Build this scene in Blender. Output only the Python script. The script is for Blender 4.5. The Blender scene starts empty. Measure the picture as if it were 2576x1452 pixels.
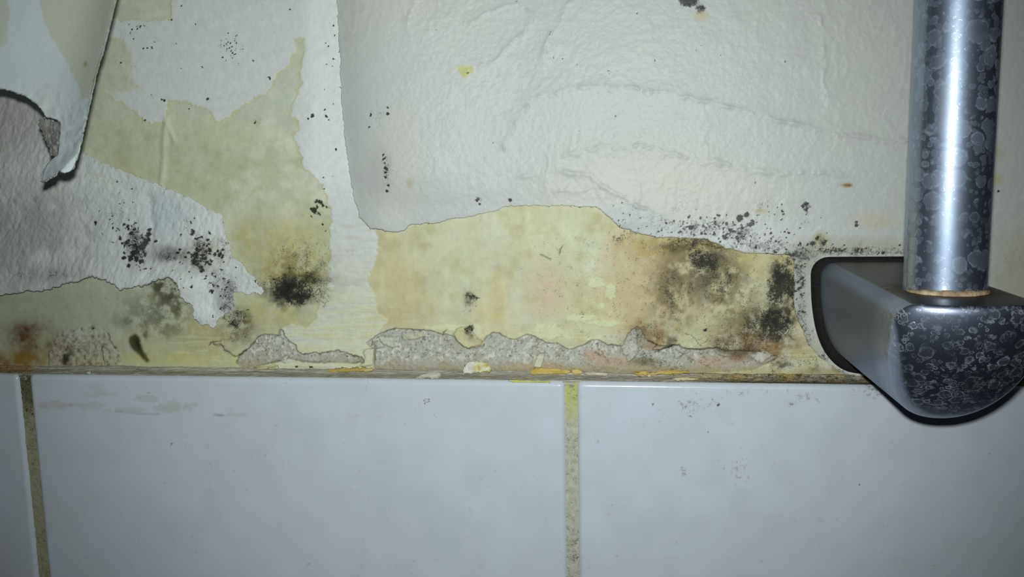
import bpy, bmesh, math, random
import numpy as np
from mathutils import Matrix, Vector

# ------------------------------------------------------------------ camera, world, lamp, exposure
W, H, F = 2576, 1452, 2230.0
D = 0.25                                    # lens to wall, metres
CZ = 1.40                                   # lens height
YAW, PITCH, ROLL = map(math.radians, (7.53619, 8.05109, -1.10605))

def rot():
    cy, sy = math.cos(YAW), math.sin(YAW); cp, sp = math.cos(PITCH), math.sin(PITCH); cr, sr = math.cos(ROLL), math.sin(ROLL)
    A = np.array([[cy, 0, sy], [0, 1, 0], [-sy, 0, cy]])
    B = np.array([[1, 0, 0], [0, cp, -sp], [0, sp, cp]])
    C = np.array([[cr, -sr, 0], [sr, cr, 0], [0, 0, 1]])
    return C @ B @ A                        # world (right, down, into wall) -> camera
M = rot()
PX = D / F                                  # one photo pixel on the wall, metres

def onwall(u, v, h=0.0):
    """(X, Z) of the point h metres in front of the wall that stands at photo position u, v"""
    r = M.T @ np.array([u - W / 2, v - H / 2, F])
    k = (D - h) / r[2]
    return r[0] * k, CZ - r[1] * k

def ref(X, Z, h=0.0):
    """photo position of a point of the room, arrays allowed"""
    p = np.stack([X, CZ - Z, D - h + 0 * X], 0)
    c = np.tensordot(M, p, (1, 0))
    return W / 2 + F * c[0] / c[2], H / 2 + F * c[1] / c[2]

sc = bpy.context.scene
cam = bpy.data.cameras.new('camera'); co = bpy.data.objects.new('camera', cam); sc.collection.objects.link(co)
cam.sensor_width = 36; cam.lens = 36 * F / W; cam.clip_start = 0.005
ex = lambda a: Vector((a[0], a[2], -a[1]))
right, up, back = ex(M[0]), -ex(M[1]), -ex(M[2])
co.matrix_world = Matrix(((right.x, up.x, back.x, 0), (right.y, up.y, back.y, -D), (right.z, up.z, back.z, CZ), (0, 0, 0, 1)))
sc.camera = co

world = bpy.data.worlds.new('world'); sc.world = world; world.use_nodes = True
world.node_tree.nodes['Background'].inputs[0].default_value = (0.62, 0.78, 1.0, 1)
world.node_tree.nodes['Background'].inputs[1].default_value = 0.010

fl = bpy.data.lights.new('phone_flash', 'SPOT'); fo = bpy.data.objects.new('phone_flash', fl); sc.collection.objects.link(fo)
fl.energy = 2.25; fl.shadow_soft_size = 0.0022; fl.spot_size = math.radians(90); fl.spot_blend = 1.0; fl.color = (0.94, 1.0, 0.955)
fo.location = (0.000, -D, CZ + 0.0092)
fo.rotation_euler = (Vector((onwall(1240, 640)[0], 0, onwall(1240, 640)[1])) - Vector(fo.location)).to_track_quat('-Z', 'Y').to_euler()

sc.view_settings.view_transform = 'Standard'; sc.view_settings.look = 'None'
sc.view_settings.exposure = 0.0; sc.view_settings.gamma = 1.0; sc.view_settings.use_curve_mapping = False

# ------------------------------------------------------------------ numpy helpers
def vn(x, y, seed=0):
    xi = np.floor(x).astype(np.int64); yi = np.floor(y).astype(np.int64)
    fx = x - xi; fy = y - yi
    fx = fx * fx * (3 - 2 * fx); fy = fy * fy * (3 - 2 * fy)
    def hs(a, b):
        h = (a * 374761393 + b * 668265263 + seed * 974634217) & 0xffffffff
        h = ((h ^ (h >> 13)) * 1274126177) & 0xffffffff
        return ((h ^ (h >> 16)) & 0xffffff) / float(0xffffff)
    a = hs(xi, yi) * (1 - fx) + hs(xi + 1, yi) * fx
    b = hs(xi, yi + 1) * (1 - fx) + hs(xi + 1, yi + 1) * fx
    return a * (1 - fy) + b * fy

def fbm(x, y, s, seed=0, o=3):
    t = 0; a = 1; n = 0
    for i in range(o):
        t = t + a * vn(x / s + 17.3 * i, y / s - 9.1 * i, seed + i); n += a; a *= .5; s = s / 2.03
    return t / n * 2 - 1

def sstep(a, b, x):
    t = np.clip((x - a) / (b - a), 0, 1); return t * t * (3 - 2 * t)

def warp(u, v, a, s, seed=5):
    return u + a * fbm(u, v, s, seed), v + a * fbm(u, v, s, seed + 40)

def sdf(u, v, poly, margin=90):
    """signed distance to a polygon, negative inside; beyond the margin just +margin"""
    P = np.array(poly, float); out = np.full(u.shape, float(margin))
    lo = P.min(0) - margin; hi = P.max(0) + margin
    k = (u > lo[0]) & (u < hi[0]) & (v > lo[1]) & (v < hi[1])
    x = u[k]; y = v[k]
    d = np.full(x.shape, 1e18); ins = np.zeros(x.shape, bool)
    for i in range(len(P)):
        ax, ay = P[i]; bx, by = P[(i + 1) % len(P)]
        ex_, ey = bx - ax, by - ay
        t = np.clip(((x - ax) * ex_ + (y - ay) * ey) / (ex_ * ex_ + ey * ey + 1e-9), 0, 1)
        d = np.minimum(d, (x - ax - t * ex_) ** 2 + (y - ay - t * ey) ** 2)
        if ay != by:
            c = ((ay > y) != (by > y)) & (x < (bx - ax) * (y - ay) / (by - ay) + ax); ins ^= c
    d = np.sqrt(d); out[k] = np.where(ins, -d, d)
    return out

def line(u, v, pts):
    P = np.array(pts, float); d = np.full(u.shape, 1e9)
    lo = P.min(0) - 60; hi = P.max(0) + 60
    k = (u > lo[0]) & (u < hi[0]) & (v > lo[1]) & (v < hi[1])
    x = u[k]; y = v[k]; m = np.full(x.shape, 1e18)
    for (ax, ay), (bx, by) in zip(P[:-1], P[1:]):
        ex_, ey = bx - ax, by - ay
        t = np.clip(((x - ax) * ex_ + (y - ay) * ey) / (ex_ * ex_ + ey * ey), 0, 1)
        m = np.minimum(m, (x - ax - t * ex_) ** 2 + (y - ay - t * ey) ** 2)
    d[k] = np.sqrt(m); return d

def blob(u, v, cx, cy, rx, ry, ang=0, p=1.0):
    c, s = math.cos(math.radians(ang)), math.sin(math.radians(ang))
    x = ((u - cx) * c + (v - cy) * s) / rx; y = (-(u - cx) * s + (v - cy) * c) / ry
    return np.exp(-(x * x + y * y) ** p)

def S(*c):
    c = np.array(c, float) / 255
    return np.where(c <= .04045, c / 12.92, ((c + .055) / 1.055) ** 2.4)

def mixc(col, c, m):
    m = np.clip(m, 0, 1)[..., None]; return col * (1 - m) + (S(*c) if isinstance(c, tuple) else c) * m

# ------------------------------------------------------------------ mesh helpers
def mesh_obj(name, co_, quads, attrs, mat, parent=None, smooth=True):
    me = bpy.data.meshes.new(name)
    n = len(co_); m = len(quads); k = quads.shape[1]
    me.vertices.add(n); me.vertices.foreach_set('co', np.ascontiguousarray(co_, np.float32).ravel())
    me.loops.add(k * m); me.loops.foreach_set('vertex_index', np.ascontiguousarray(quads, np.int32).ravel())
    me.polygons.add(m); me.polygons.foreach_set('loop_start', np.arange(0, k * m, k, dtype=np.int32))
    me.update(calc_edges=True); me.validate()
    for a, val in attrs.items():
        if val.ndim == 2:
            rgba = np.ones((n, 4), np.float32); rgba[:, :3] = val
            me.attributes.new(a, 'FLOAT_COLOR', 'POINT').data.foreach_set('color', rgba.ravel())
        else:
            me.attributes.new(a, 'FLOAT', 'POINT').data.foreach_set('value', val.astype(np.float32))
    me.polygons.foreach_set('use_smooth', np.full(m, smooth))
    me.materials.append(mat)
    o = bpy.data.objects.new(name, me); sc.collection.objects.link(o)
    if parent: o.parent = parent
    return o

def bm_obj(name, bm, mat, parent=None, sharp=35):
    bmesh.ops.recalc_face_normals(bm, faces=bm.faces)
    me = bpy.data.meshes.new(name); bm.to_mesh(me); bm.free()
    me.polygons.foreach_set('use_smooth', np.ones(len(me.polygons), bool))
    me.set_sharp_from_angle(angle=math.radians(sharp))
    me.materials.append(mat)
    o = bpy.data.objects.new(name, me); sc.collection.objects.link(o)
    if parent: o.parent = parent
    return o

def tag(o, label=None, cat=None, group=None, kind=None):
    if label: o['label'] = label
    if cat: o['category'] = cat
    if group: o['group'] = group
    if kind: o['kind'] = kind
    return o

def grid_quads(nx, nz):
    i = np.arange(nz * nx).reshape(nz, nx)
    return np.stack([i[:-1, :-1], i[:-1, 1:], i[1:, 1:], i[1:, :-1]], -1).reshape(-1, 4)   # rows run down the wall

def sheet(name, poly, hfun, colfun, mat, step=2.6, rag=(4, 14, 2, 5), thick=0.00025, parent=None, seed=3, area=None, solid=True):
    """a sheet of paper over the wall: regular grid on the wall, cut along a torn outline, lifted by hfun (in pixels)"""
    P = np.array(poly, float)
    lo = P.min(0) - 20; hi = P.max(0) + 20
    if area: lo = np.maximum(lo, area[:2]); hi = np.minimum(hi, area[2:])
    hm = 0.0
    c = [onwall(a, b, h) for a in (lo[0], hi[0]) for b in (lo[1], hi[1]) for h in (0, 0.05 if hfun(np.array([(lo[0] + hi[0]) / 2]), np.array([(lo[1] + hi[1]) / 2]))[0] > 100 else 0)]
    x0, x1 = min(q[0] for q in c), max(q[0] for q in c); z0, z1 = min(q[1] for q in c), max(q[1] for q in c)
    st = step * PX
    xs = np.arange(x0, x1 + st, st); zs = np.arange(z1, z0 - st, -st)
    X, Z = np.meshgrid(xs, zs)
    u, v = ref(X, Z); h = hfun(u, v) * PX
    for _ in range(5):
        u, v = ref(X, Z, h); h = .5 * h + .5 * hfun(u, v) * PX
    u, v = ref(X, Z, h)
    uu, vv = warp(u, v, rag[0], rag[1], seed); uu, vv = warp(uu, vv, rag[2], rag[3], seed + 7)
    s = sdf(uu, vv, poly)
    gz, gx = np.gradient(s); g2 = gx * gx + gz * gz + 1e-6
    inside = s < 0
    cell = inside[:-1, :-1] | inside[:-1, 1:] | inside[1:, 1:] | inside[1:, :-1]
    mv = np.where((s > 0) & (s < 3 * step), s, 0)
    dx = np.clip(-mv * gx / g2, -1.3, 1.3); dz = np.clip(-mv * gz / g2, -1.3, 1.3)
    X = X + dx * st; Z = Z - dz * st
    q = grid_quads(len(xs), len(zs))[cell.ravel()]
    s = np.where(mv > 0, 0, s)
    used = np.unique(q); idx = np.full(X.size, -1); idx[used] = np.arange(len(used))
    u, v, h, s, X, Z = (a.ravel()[used] for a in (u, v, h, s, X, Z))
    attrs, dh = colfun(u, v, s)
    co_ = np.stack([X, -(h + dh * PX), Z], 1)
    o = mesh_obj(name, co_, idx[q][:, ::-1], attrs, mat, parent)
    if solid:
        so = o.modifiers.new('thickness', 'SOLIDIFY'); so.thickness = thick; so.offset = -1
    return o

# ------------------------------------------------------------------ materials
def nm(name):
    m = bpy.data.materials.new(name); m.use_nodes = True
    nt = m.node_tree; b = nt.nodes['Principled BSDF']
    return m, nt, b

def nd(nt, t, **kw):
    n = nt.nodes.new(t)
    for k, v in kw.items(): setattr(n, k, v)
    return n

def math_(nt, op, a, b=None, c=None, clamp=False):
    n = nd(nt, 'ShaderNodeMath', operation=op, use_clamp=clamp)
    for i, x in enumerate((a, b, c)):
        if x is None: continue
        if isinstance(x, (int, float)): n.inputs[i].default_value = x
        else: nt.links.new(x, n.inputs[i])
    return n.outputs[0]

def noise(nt, vec, scale, detail=3, rough=.55, dist=0):
    n = nd(nt, 'ShaderNodeTexNoise'); n.inputs['Scale'].default_value = scale; n.inputs['Detail'].default_value = detail
    n.inputs['Roughness'].default_value = rough; n.inputs['Distortion'].default_value = dist
    nt.links.new(vec, n.inputs['Vector']); return n.outputs[0]

def mixn(nt, fac, a, b, blend='MIX'):
    n = nd(nt, 'ShaderNodeMix', data_type='RGBA', blend_type=blend)
    for s, x in ((n.inputs[0], fac), (n.inputs[6], a), (n.inputs[7], b)):
        if isinstance(x, (int, float)): s.default_value = x
        elif isinstance(x, tuple): s.default_value = (*x, 1)
        else: nt.links.new(x, s)
    return n.outputs[2]

def surface_mat(name, rough, bumps, spec=.4, mottling=.06, speck=(0.011, 0.012, 0.009), sp_scale=4.2, sp_amp=2.2):
    """colour from the 'Col' stain map, black mould specks where 'mould' is dense, bump at the given pixel sizes"""
    m, nt, b = nm(name)
    tc = nd(nt, 'ShaderNodeTexCoord').outputs['Object']
    col = nd(nt, 'ShaderNodeAttribute', attribute_name='Col').outputs['Color']
    mo = nd(nt, 'ShaderNodeAttribute', attribute_name='mould').outputs['Fac']
    mot = noise(nt, tc, 1 / (26 * PX), 5, .72)
    k = math_(nt, 'MULTIPLY_ADD', mot, 2 * mottling, 1 - mottling)
    cc = nd(nt, 'ShaderNodeVectorMath', operation='SCALE'); nt.links.new(col, cc.inputs[0]); nt.links.new(k, cc.inputs['Scale'])
    n1 = math_(nt, 'MULTIPLY_ADD', noise(nt, tc, 1 / (sp_scale * PX), 4, .75), .62, math_(nt, 'MULTIPLY', noise(nt, tc, 1 / (sp_scale * 3.6 * PX), 3, .6), .38))
    f = math_(nt, 'MULTIPLY_ADD', math_(nt, 'SUBTRACT', n1, .5), sp_amp, mo)
    f = math_(nt, 'MULTIPLY_ADD', math_(nt, 'SUBTRACT', f, .5), 2.7, .5, clamp=True)
    f = math_(nt, 'MULTIPLY', f, math_(nt, 'MULTIPLY', mo, 6.0, clamp=True))
    f = math_(nt, 'MULTIPLY', f, .95)
    c = mixn(nt, f, cc.outputs[0], speck)
    nt.links.new(c, b.inputs['Base Color'])
    b.inputs['Roughness'].default_value = rough; b.inputs['Specular IOR Level'].default_value = spec
    prev = None
    for size, strength in bumps:
        bp = nd(nt, 'ShaderNodeBump'); bp.inputs['Strength'].default_value = 1.0; bp.inputs['Distance'].default_value = strength * PX
        nt.links.new(noise(nt, tc, 1 / (size * PX), 3, .6), bp.inputs['Height'])
        if prev: nt.links.new(prev, bp.inputs['Normal'])
        prev = bp.outputs[0]
    if prev: nt.links.new(prev, b.inputs['Normal'])
    return m

m_wall = surface_mat('old_painted_plaster', .62, [(5, .55), (18, .8)], .25, .17)
m_paper = surface_mat('embossed_wallpaper', .45, [(4.5, .5), (11, .45)], .36, .02)
m_leftpaper = surface_mat('embossed_wallpaper_back', .6, [(5, 1.0), (14, 1.2)], .3, .07)
m_flap = surface_mat('peeled_wallpaper', .6, [(9, .3)], .25, .02)
m_grout = surface_mat('grout', .85, [(4, 1.2), (10, 1.4)], .15, .12)
m_ledge = surface_mat('mortar_ledge', .8, [(4, 1.0)], .2, .12)
m_tile = surface_mat('glazed_tile', .16, [(120, 1.2)], .5, .012, speck=(.12, .115, .10), sp_scale=9)
m_flake = surface_mat('paint_flake', .55, [(6, .8)], .3, .06)

# ------------------------------------------------------------------ stain maps
GASKET_X, TOPV = 2192, 655

WHITE = [(150, 60), (290, 48), (350, 55), (430, 50), (425, -80), (880, -80), (880, 300), (905, 520), (945, 585), (946, 640), (932, 680),
         (930, 715), (940, 745), (950, 785), (972, 800), (962, 815), (945, 845), (935, 935), (690, 935), (700, 870), (705, 830), (735, 815), (775, 825),
         (800, 800), (798, 772), (818, 735), (824, 690), (829, 640), (825, 600), (831, 560), (825, 500), (812, 470), (790, 440),
         (757, 415), (750, 370), (735, 345), (750, 330), (755, 305), (735, 295), (735, 270), (750, 240), (757, 200), (750, 180), (758, 160), (770, 130),
         (768, 105), (757, 90), (740, 95), (745, 125), (735, 140), (725, 160), (690, 195), (680, 225), (650, 245), (600, 270), (570, 292),
         (545, 303), (520, 275), (470, 258), (420, 248), (415, 308), (375, 305), (345, 290), (300, 255), (255, 230), (300, 232), (345, 222), (322, 200), (325, 160),
         (315, 110), (280, 90), (200, 100)]
PLASTER1 = [(600, 925), (590, 915), (600, 893), (618, 880), (630, 868), (645, 850), (655, 845), (665, 842), (700, 845), (702, 830), (712, 832),
            (714, 845), (728, 860), (742, 868), (748, 885), (760, 893), (790, 888), (805, 890), (830, 885), (850, 882), (870, 888), (885, 895),
            (910, 900), (915, 912), (880, 914), (800, 914), (720, 904), (680, 915), (640, 925)]
PLASTER2 = [(940, 935), (942, 880), (925, 870), (920, 862), (945, 845), (975, 832), (997, 826), (1020, 830), (1060, 830), (1090, 835), (1110, 840),
            (1135, 845), (1150, 862), (1165, 873), (1180, 876), (1205, 870), (1213, 860), (1225, 845), (1240, 836), (1255, 838), (1275, 852),
            (1295, 857), (1310, 850), (1325, 842), (1345, 846), (1360, 855), (1375, 865), (1400, 863), (1420, 875), (1432, 883), (1450, 875),
            (1470, 868), (1485, 858), (1505, 858), (1530, 868), (1565, 872), (1575, 855), (1578, 842), (1590, 830), (1605, 822), (1618, 835),
            (1622, 850), (1640, 862), (1655, 868), (1640, 880), (1665, 880), (1700, 868), (1710, 868), (1722, 878), (1760, 880), (1810, 876),
            (1820, 883), (1850, 884), (1900, 885), (1935, 890), (1960, 900), (1900, 930), (1700, 945), (1400, 945)]
PLASTER3 = [(125, 925), (122, 880), (135, 850), (170, 832), (220, 822), (265, 830), (275, 860), (300, 885), (292, 928)]

def dots(u, v, lst, soft=.6):
    d = np.zeros_like(u)
    u, v = warp(u, v, 4.5, 9, 201); u, v = warp(u, v, 2.2, 4, 203)
    for x, y, r in lst:
        k = (abs(u - x) < 3 * r + 3) & (abs(v - y) < 3 * r + 3)
        d[k] = np.maximum(d[k], 1.05 * np.exp(-((u[k] - x) ** 2 + (v[k] - y) ** 2) / (r * r * soft * 1.8)))
    return d

def scatter(n, cx, cy, rx, ry, r0, r1, seed):
    rnd = random.Random(seed)
    return [(rnd.gauss(cx, rx), rnd.gauss(cy, ry), rnd.uniform(r0, r1)) for _ in range(n)]

def wall_look(u, v):
    n1 = fbm(u, v, 150, 11); n2 = fbm(u, v, 45, 12); n3 = fbm(u, v, 9, 13, 2); st = fbm(u / 11, v, 5, 14, 3)
    col = np.zeros(u.shape + (3,)) + S(196, 200, 178)
    col = mixc(col, (186, 190, 160), .5 + .9 * n1 - .2)
    col = mixc(col, (196, 202, 190), (1 - sstep(250, 420, v)) * .6 * (u < 860))
    col = mixc(col, (213, 216, 196), .35 + 1.2 * n2 - .25)
    right = sstep(880, 980, u)
    col = mixc(col, (209, 203, 166), right * (.55 + .5 * n1))
    mu = np.zeros_like(u); dh = .8 * n2 + .5 * n3
    # greenish grey on the lower left
    col = mixc(col, (176, 182, 162), blob(u, v, 150, 780, 260, 90) * .9)
    for cx, cy, rx, ry, c, a in [(640, 600, 50, 45, (182, 172, 104), .8), (745, 630, 75, 70, (194, 186, 128), .8), (700, 690, 90, 40, (178, 166, 96), .7), (690, 790, 90, 40, (190, 182, 124), .8),
                              (360, 280, 70, 60, (190, 194, 170), .4), (560, 340, 90, 30, (192, 194, 162), .5), (270, 360, 60, 50, (190, 193, 166), .6), (330, 440, 60, 40, (188, 188, 150), .5),
                              (470, 400, 90, 60, (190, 196, 170), .6), (990, 660, 70, 70, (202, 190, 138), .6), (1020, 740, 60, 50, (202, 188, 134), .5), (1250, 760, 40, 60, (208, 192, 138), .7), (1180, 680, 40, 60, (206, 212, 184), .6),
                              (1100, 620, 90, 60, (208, 210, 180), .6), (1330, 590, 50, 50, (206, 196, 150), .6), (1300, 740, 14, 60, (212, 214, 192), .6), (1400, 590, 110, 50, (212, 216, 186), .8), (1490, 650, 32, 45, (214, 222, 198), .95),
                              (1375, 735, 52, 62, (208, 190, 164), .85), (1600, 690, 90, 100, (202, 182, 148), .85), (1660, 620, 90, 34, (186, 168, 106), .75), (1780, 610, 60, 22, (176, 156, 98), .7), (1890, 660, 80, 40, (198, 184, 122), .8),
                              (1560, 790, 60, 40, (204, 190, 138), .6), (1700, 770, 90, 100, (190, 166, 124), .6), (1890, 775, 52, 52, (208, 206, 168), .95), (1745, 850, 58, 36, (203, 205, 168), .95), (1640, 835, 52, 34, (146, 108, 66), .9),
                              (1615, 855, 30, 40, (158, 122, 78), .6), (1860, 848, 75, 30, (130, 102, 62), .85), (1960, 880, 90, 24, (156, 120, 70), .8), (2020, 800, 30, 60, (190, 160, 110), .6), (1980, 690, 40, 70, (190, 172, 110), .6),
                              (84, 852, 66, 40, (104, 78, 48), 1.0), (50, 905, 100, 22, (136, 106, 50), 1.0), (170, 890, 60, 30, (140, 116, 78), .8), (245, 890, 50, 36, (160, 148, 118), .6), (520, 850, 70, 50, (180, 170, 112), .7), (420, 870, 90, 40, (190, 188, 142), .6),
                              (480, 905, 260, 16, (198, 196, 128), .7), (1000, 800, 70, 24, (196, 180, 138), .7), (1320, 850, 70, 20, (206, 200, 140), .6), (1430, 830, 60, 22, (216, 218, 176), .7), (1480, 790, 60, 20, (216, 214, 170), .6)]:
        col = mixc(col, c, a * np.clip(blob(u, v, cx, cy, rx * 1.15, ry * 1.15, 0, 1.3) * (1 + .8 * n2 + .35 * n3), 0, 1))
    nb = fbm(u, v, 34, 33, 4); nc = fbm(u, v, 70, 34, 3)
    col = mixc(col, (188, 182, 138), right * np.clip(1.7 * nb + .6 * nc - .12, 0, 1) * .75)
    col = mixc(col, (174, 178, 146), (1 - right) * sstep(250, 330, v) * np.clip(1.7 * nb - .1, 0, 1) * .6)
    # vertical runs in the yellow patch
    run = fbm(u, v / 7, 26, 31, 3)
    col = mixc(col, (216, 220, 196), right * np.clip(run - .1, 0, 1) * .7)
    # white backing with a yellow tide mark
    uu, vv = warp(u, v, 8, 22, 51); uu, vv = warp(uu, vv, 7, 9, 52)
    s = sdf(uu, vv, WHITE)
    sw = 1.6 + 16 * blob(u, v, 300, 170, 60, 80) + 6 * blob(u, v, 755, 120, 30, 40)
    wm = sstep(sw, -sw, s)
    col = mixc(col, (196, 190, 126), np.exp(-(s / 6.0) ** 2) * .5 * (s > -4) * sstep(860, 780, u))
    wc = np.zeros_like(col) + S(208, 212, 211)
    wc = mixc(wc, (222, 227, 227), sstep(745, 800, u) * sstep(560, 420, v))
    wc = mixc(wc, (214, 216, 190), sstep(560, 830, v + 40 * n2) * .85)
    wc = mixc(wc, (204, 204, 168), np.clip(st * 2.4, 0, 1) * sstep(640, 840, v))
    wc = mixc(wc, (196, 198, 190), np.clip(-st * 2.0 - .1, 0, 1) * sstep(450, 640, v) * .8)
    col = mixc(col, wc, wm); dh = dh + 1.6 * wm + st * 1.0 * wm * sstep(560, 700, v)
    # horizontal brush strokes at the bottom everywhere
    col = mixc(col, (222, 222, 182), np.clip(st * 2 - .35, 0, 1) * sstep(790, 850, v) * (u > 420) * .5)
    # cream flakes of paint on the lower right
    for x, y, rx, ry in [(1500, 712, 26, 12), (1535, 735, 14, 22), (1512, 770, 12, 10), (1460, 800, 44, 10), (1375, 835, 40, 22), (1520, 815, 50, 8), (1130, 826, 60, 8), (1190, 830, 24, 16)]:
        f = sstep(.38, .5, blob(u, v, x, y, rx, ry) + .3 * n3 + .15 * n2)
        col = mixc(col, (214, 218, 180), f * .85); dh = dh + 1.2 * f
    # bare plaster
    uu, vv = warp(u, v, 3, 11, 61); uu, vv = warp(uu, vv, 1.6, 4, 62)
    g = fbm(u, v, 7, 63, 3); g2 = fbm(u, v, 3.4, 64, 2); g3 = fbm(u, v, 30, 65)
    pc = np.zeros_like(col) + S(181, 183, 174)
    pc = mixc(pc, (170, 166, 150), np.clip(.3 + 1.4 * g3, 0, 1) * .7)
    pc = mixc(pc, (216, 215, 206), np.clip(g * 2.2 - .1, 0, 1) * .9)
    pc = mixc(pc, (110, 104, 92), np.clip(-g2 * 2.6 - .75, 0, 1))
    pc = mixc(pc, (166, 158, 138), sstep(895, 925, v + 12 * g3) * .7)
    for cx, cy, rx, ry, c, a in [(1540, 912, 46, 16, (182, 158, 138), .75), (1490, 895, 26, 16, (190, 158, 128), .7), (1790, 912, 44, 16, (184, 160, 140), .75), (1860, 900, 30, 14, (146, 108, 76), .8), (1950, 905, 40, 14, (156, 124, 90), .8),
                              (1620, 912, 36, 12, (120, 112, 80), .9), (1640, 872, 34, 12, (150, 126, 88), .8), (1360, 925, 60, 8, (188, 156, 130), .7), (1930, 905, 24, 12, (182, 182, 170), .6)]:
        pc = mixc(pc, c, a * blob(u, v, cx, cy, rx, ry, 0, 1.4) * (1 + .5 * g))
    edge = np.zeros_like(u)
    for poly in (PLASTER1, PLASTER2):
        s = sdf(uu, vv, poly)
        pm = sstep(1.2, -1.2, s)
        col = mixc(col, pc, pm); dh = dh - 7 * pm + pm * (1.8 * g + 1.2 * g2)
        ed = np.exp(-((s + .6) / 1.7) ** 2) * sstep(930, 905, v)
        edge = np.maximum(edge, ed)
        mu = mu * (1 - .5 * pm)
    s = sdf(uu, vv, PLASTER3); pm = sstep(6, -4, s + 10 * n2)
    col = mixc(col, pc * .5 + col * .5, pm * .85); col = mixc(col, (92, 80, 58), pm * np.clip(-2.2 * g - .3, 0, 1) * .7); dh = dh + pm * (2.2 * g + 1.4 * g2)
    col = mixc(col, (74, 66, 50), edge * .8 * np.clip(.75 + n2, .2, 1))  # crack dirt and recess shade painted as one dark line along the patches
    # islands of old paint left on the plaster
    for pl, c in [([(950, 850), (965, 848), (1003, 852), (1000, 872), (985, 876), (962, 868)], (208, 209, 190)), ([(940, 865), (955, 863), (962, 874), (946, 878)], (214, 214, 206)), ([(915, 882), (940, 878), (935, 918), (905, 922), (920, 900)], (206, 207, 178)),
                  ([(1140, 842), (1155, 826), (1180, 824), (1195, 848), (1216, 868), (1205, 874), (1175, 878), (1155, 862)], (204, 198, 152)), ([(1010, 840), (1060, 836), (1065, 850), (1012, 858)], (198, 198, 160)), ([(700, 905), (722, 897), (716, 912)], (216, 216, 206)),
                  ([(535, 860), (560, 858), (562, 870), (540, 868)], (210, 212, 190)), ([(1080, 885), (1060, 900), (1070, 890)], (190, 180, 130)), ([(1690, 872), (1712, 874), (1722, 890), (1700, 905)], (196, 196, 186)), ([(1560, 870), (1600, 830), (1606, 890), (1580, 910)], (196, 194, 184)), ([(1885, 896), (1925, 884), (1945, 892), (1915, 918)], (206, 206, 196)), ([(1800, 884), (1850, 886), (1845, 900), (1810, 896)], (202, 202, 180))]:
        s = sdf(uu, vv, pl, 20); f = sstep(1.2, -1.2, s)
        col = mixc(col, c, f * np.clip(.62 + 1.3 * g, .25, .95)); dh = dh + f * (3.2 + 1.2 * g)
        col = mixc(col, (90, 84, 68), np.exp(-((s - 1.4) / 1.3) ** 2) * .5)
    # fine cracks and loose hairs
    for pts, wd in [([(1500, 868), (1512, 884), (1530, 914)], 1.2), ([(1497, 888), (1510, 897)], 2), ([(1114, 840), (1120, 832), (1124, 828)], 1.4), ([(1630, 858), (1655, 868), (1680, 872), (1710, 866)], 2.4), ([(1650, 888), (1665, 878), (1690, 872)], 2.6),
                    ([(1722, 876), (1760, 881), (1812, 876)], 2), ([(1725, 838), (1750, 852), (1762, 870)], 1), ([(1780, 855), (1762, 872)], 1), ([(536, 866), (555, 866), (562, 880), (580, 890), (590, 898), (605, 892), (618, 882)], 1.8), ([(524, 870), (530, 862), (545, 858)], 1.2),
                    ([(270, 840), (278, 862), (292, 878)], 1.6), ([(262, 920), (258, 895), (255, 870)], 1.2), ([(122, 880), (122, 920)], 1), ([(1405, 640), (1410, 628), (1416, 618)], 1.6), ([(1360, 640), (1385, 655)], 1.2), ([(1700, 880), (1740, 905), (1790, 930)], 1)]:
        d = line(uu, vv, pts); col = mixc(col, (62, 54, 40), np.exp(-(d / wd) ** 2) * .8)
    # raised paint bead hanging from the tide mark
    for pts, wd, hh in [([(418, 300), (412, 350), (412, 400), (405, 468)], 8, 4), ([(420, 310), (432, 340), (438, 355)], 6, 3)]:
        d = line(u, v, pts); dh = dh + hh * np.exp(-(d / wd) ** 2); col = mixc(col, (206, 210, 190), np.exp(-(d / wd) ** 2) * .5)
    # soft dark clouds (stained into the paint)
    ou, ov = u, v; nm_ = fbm(u, v, 26, 71, 4)
    u, v = warp(ou, ov, 20, 55, 211); u, v = warp(u, v, 9, 16, 213)
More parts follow.
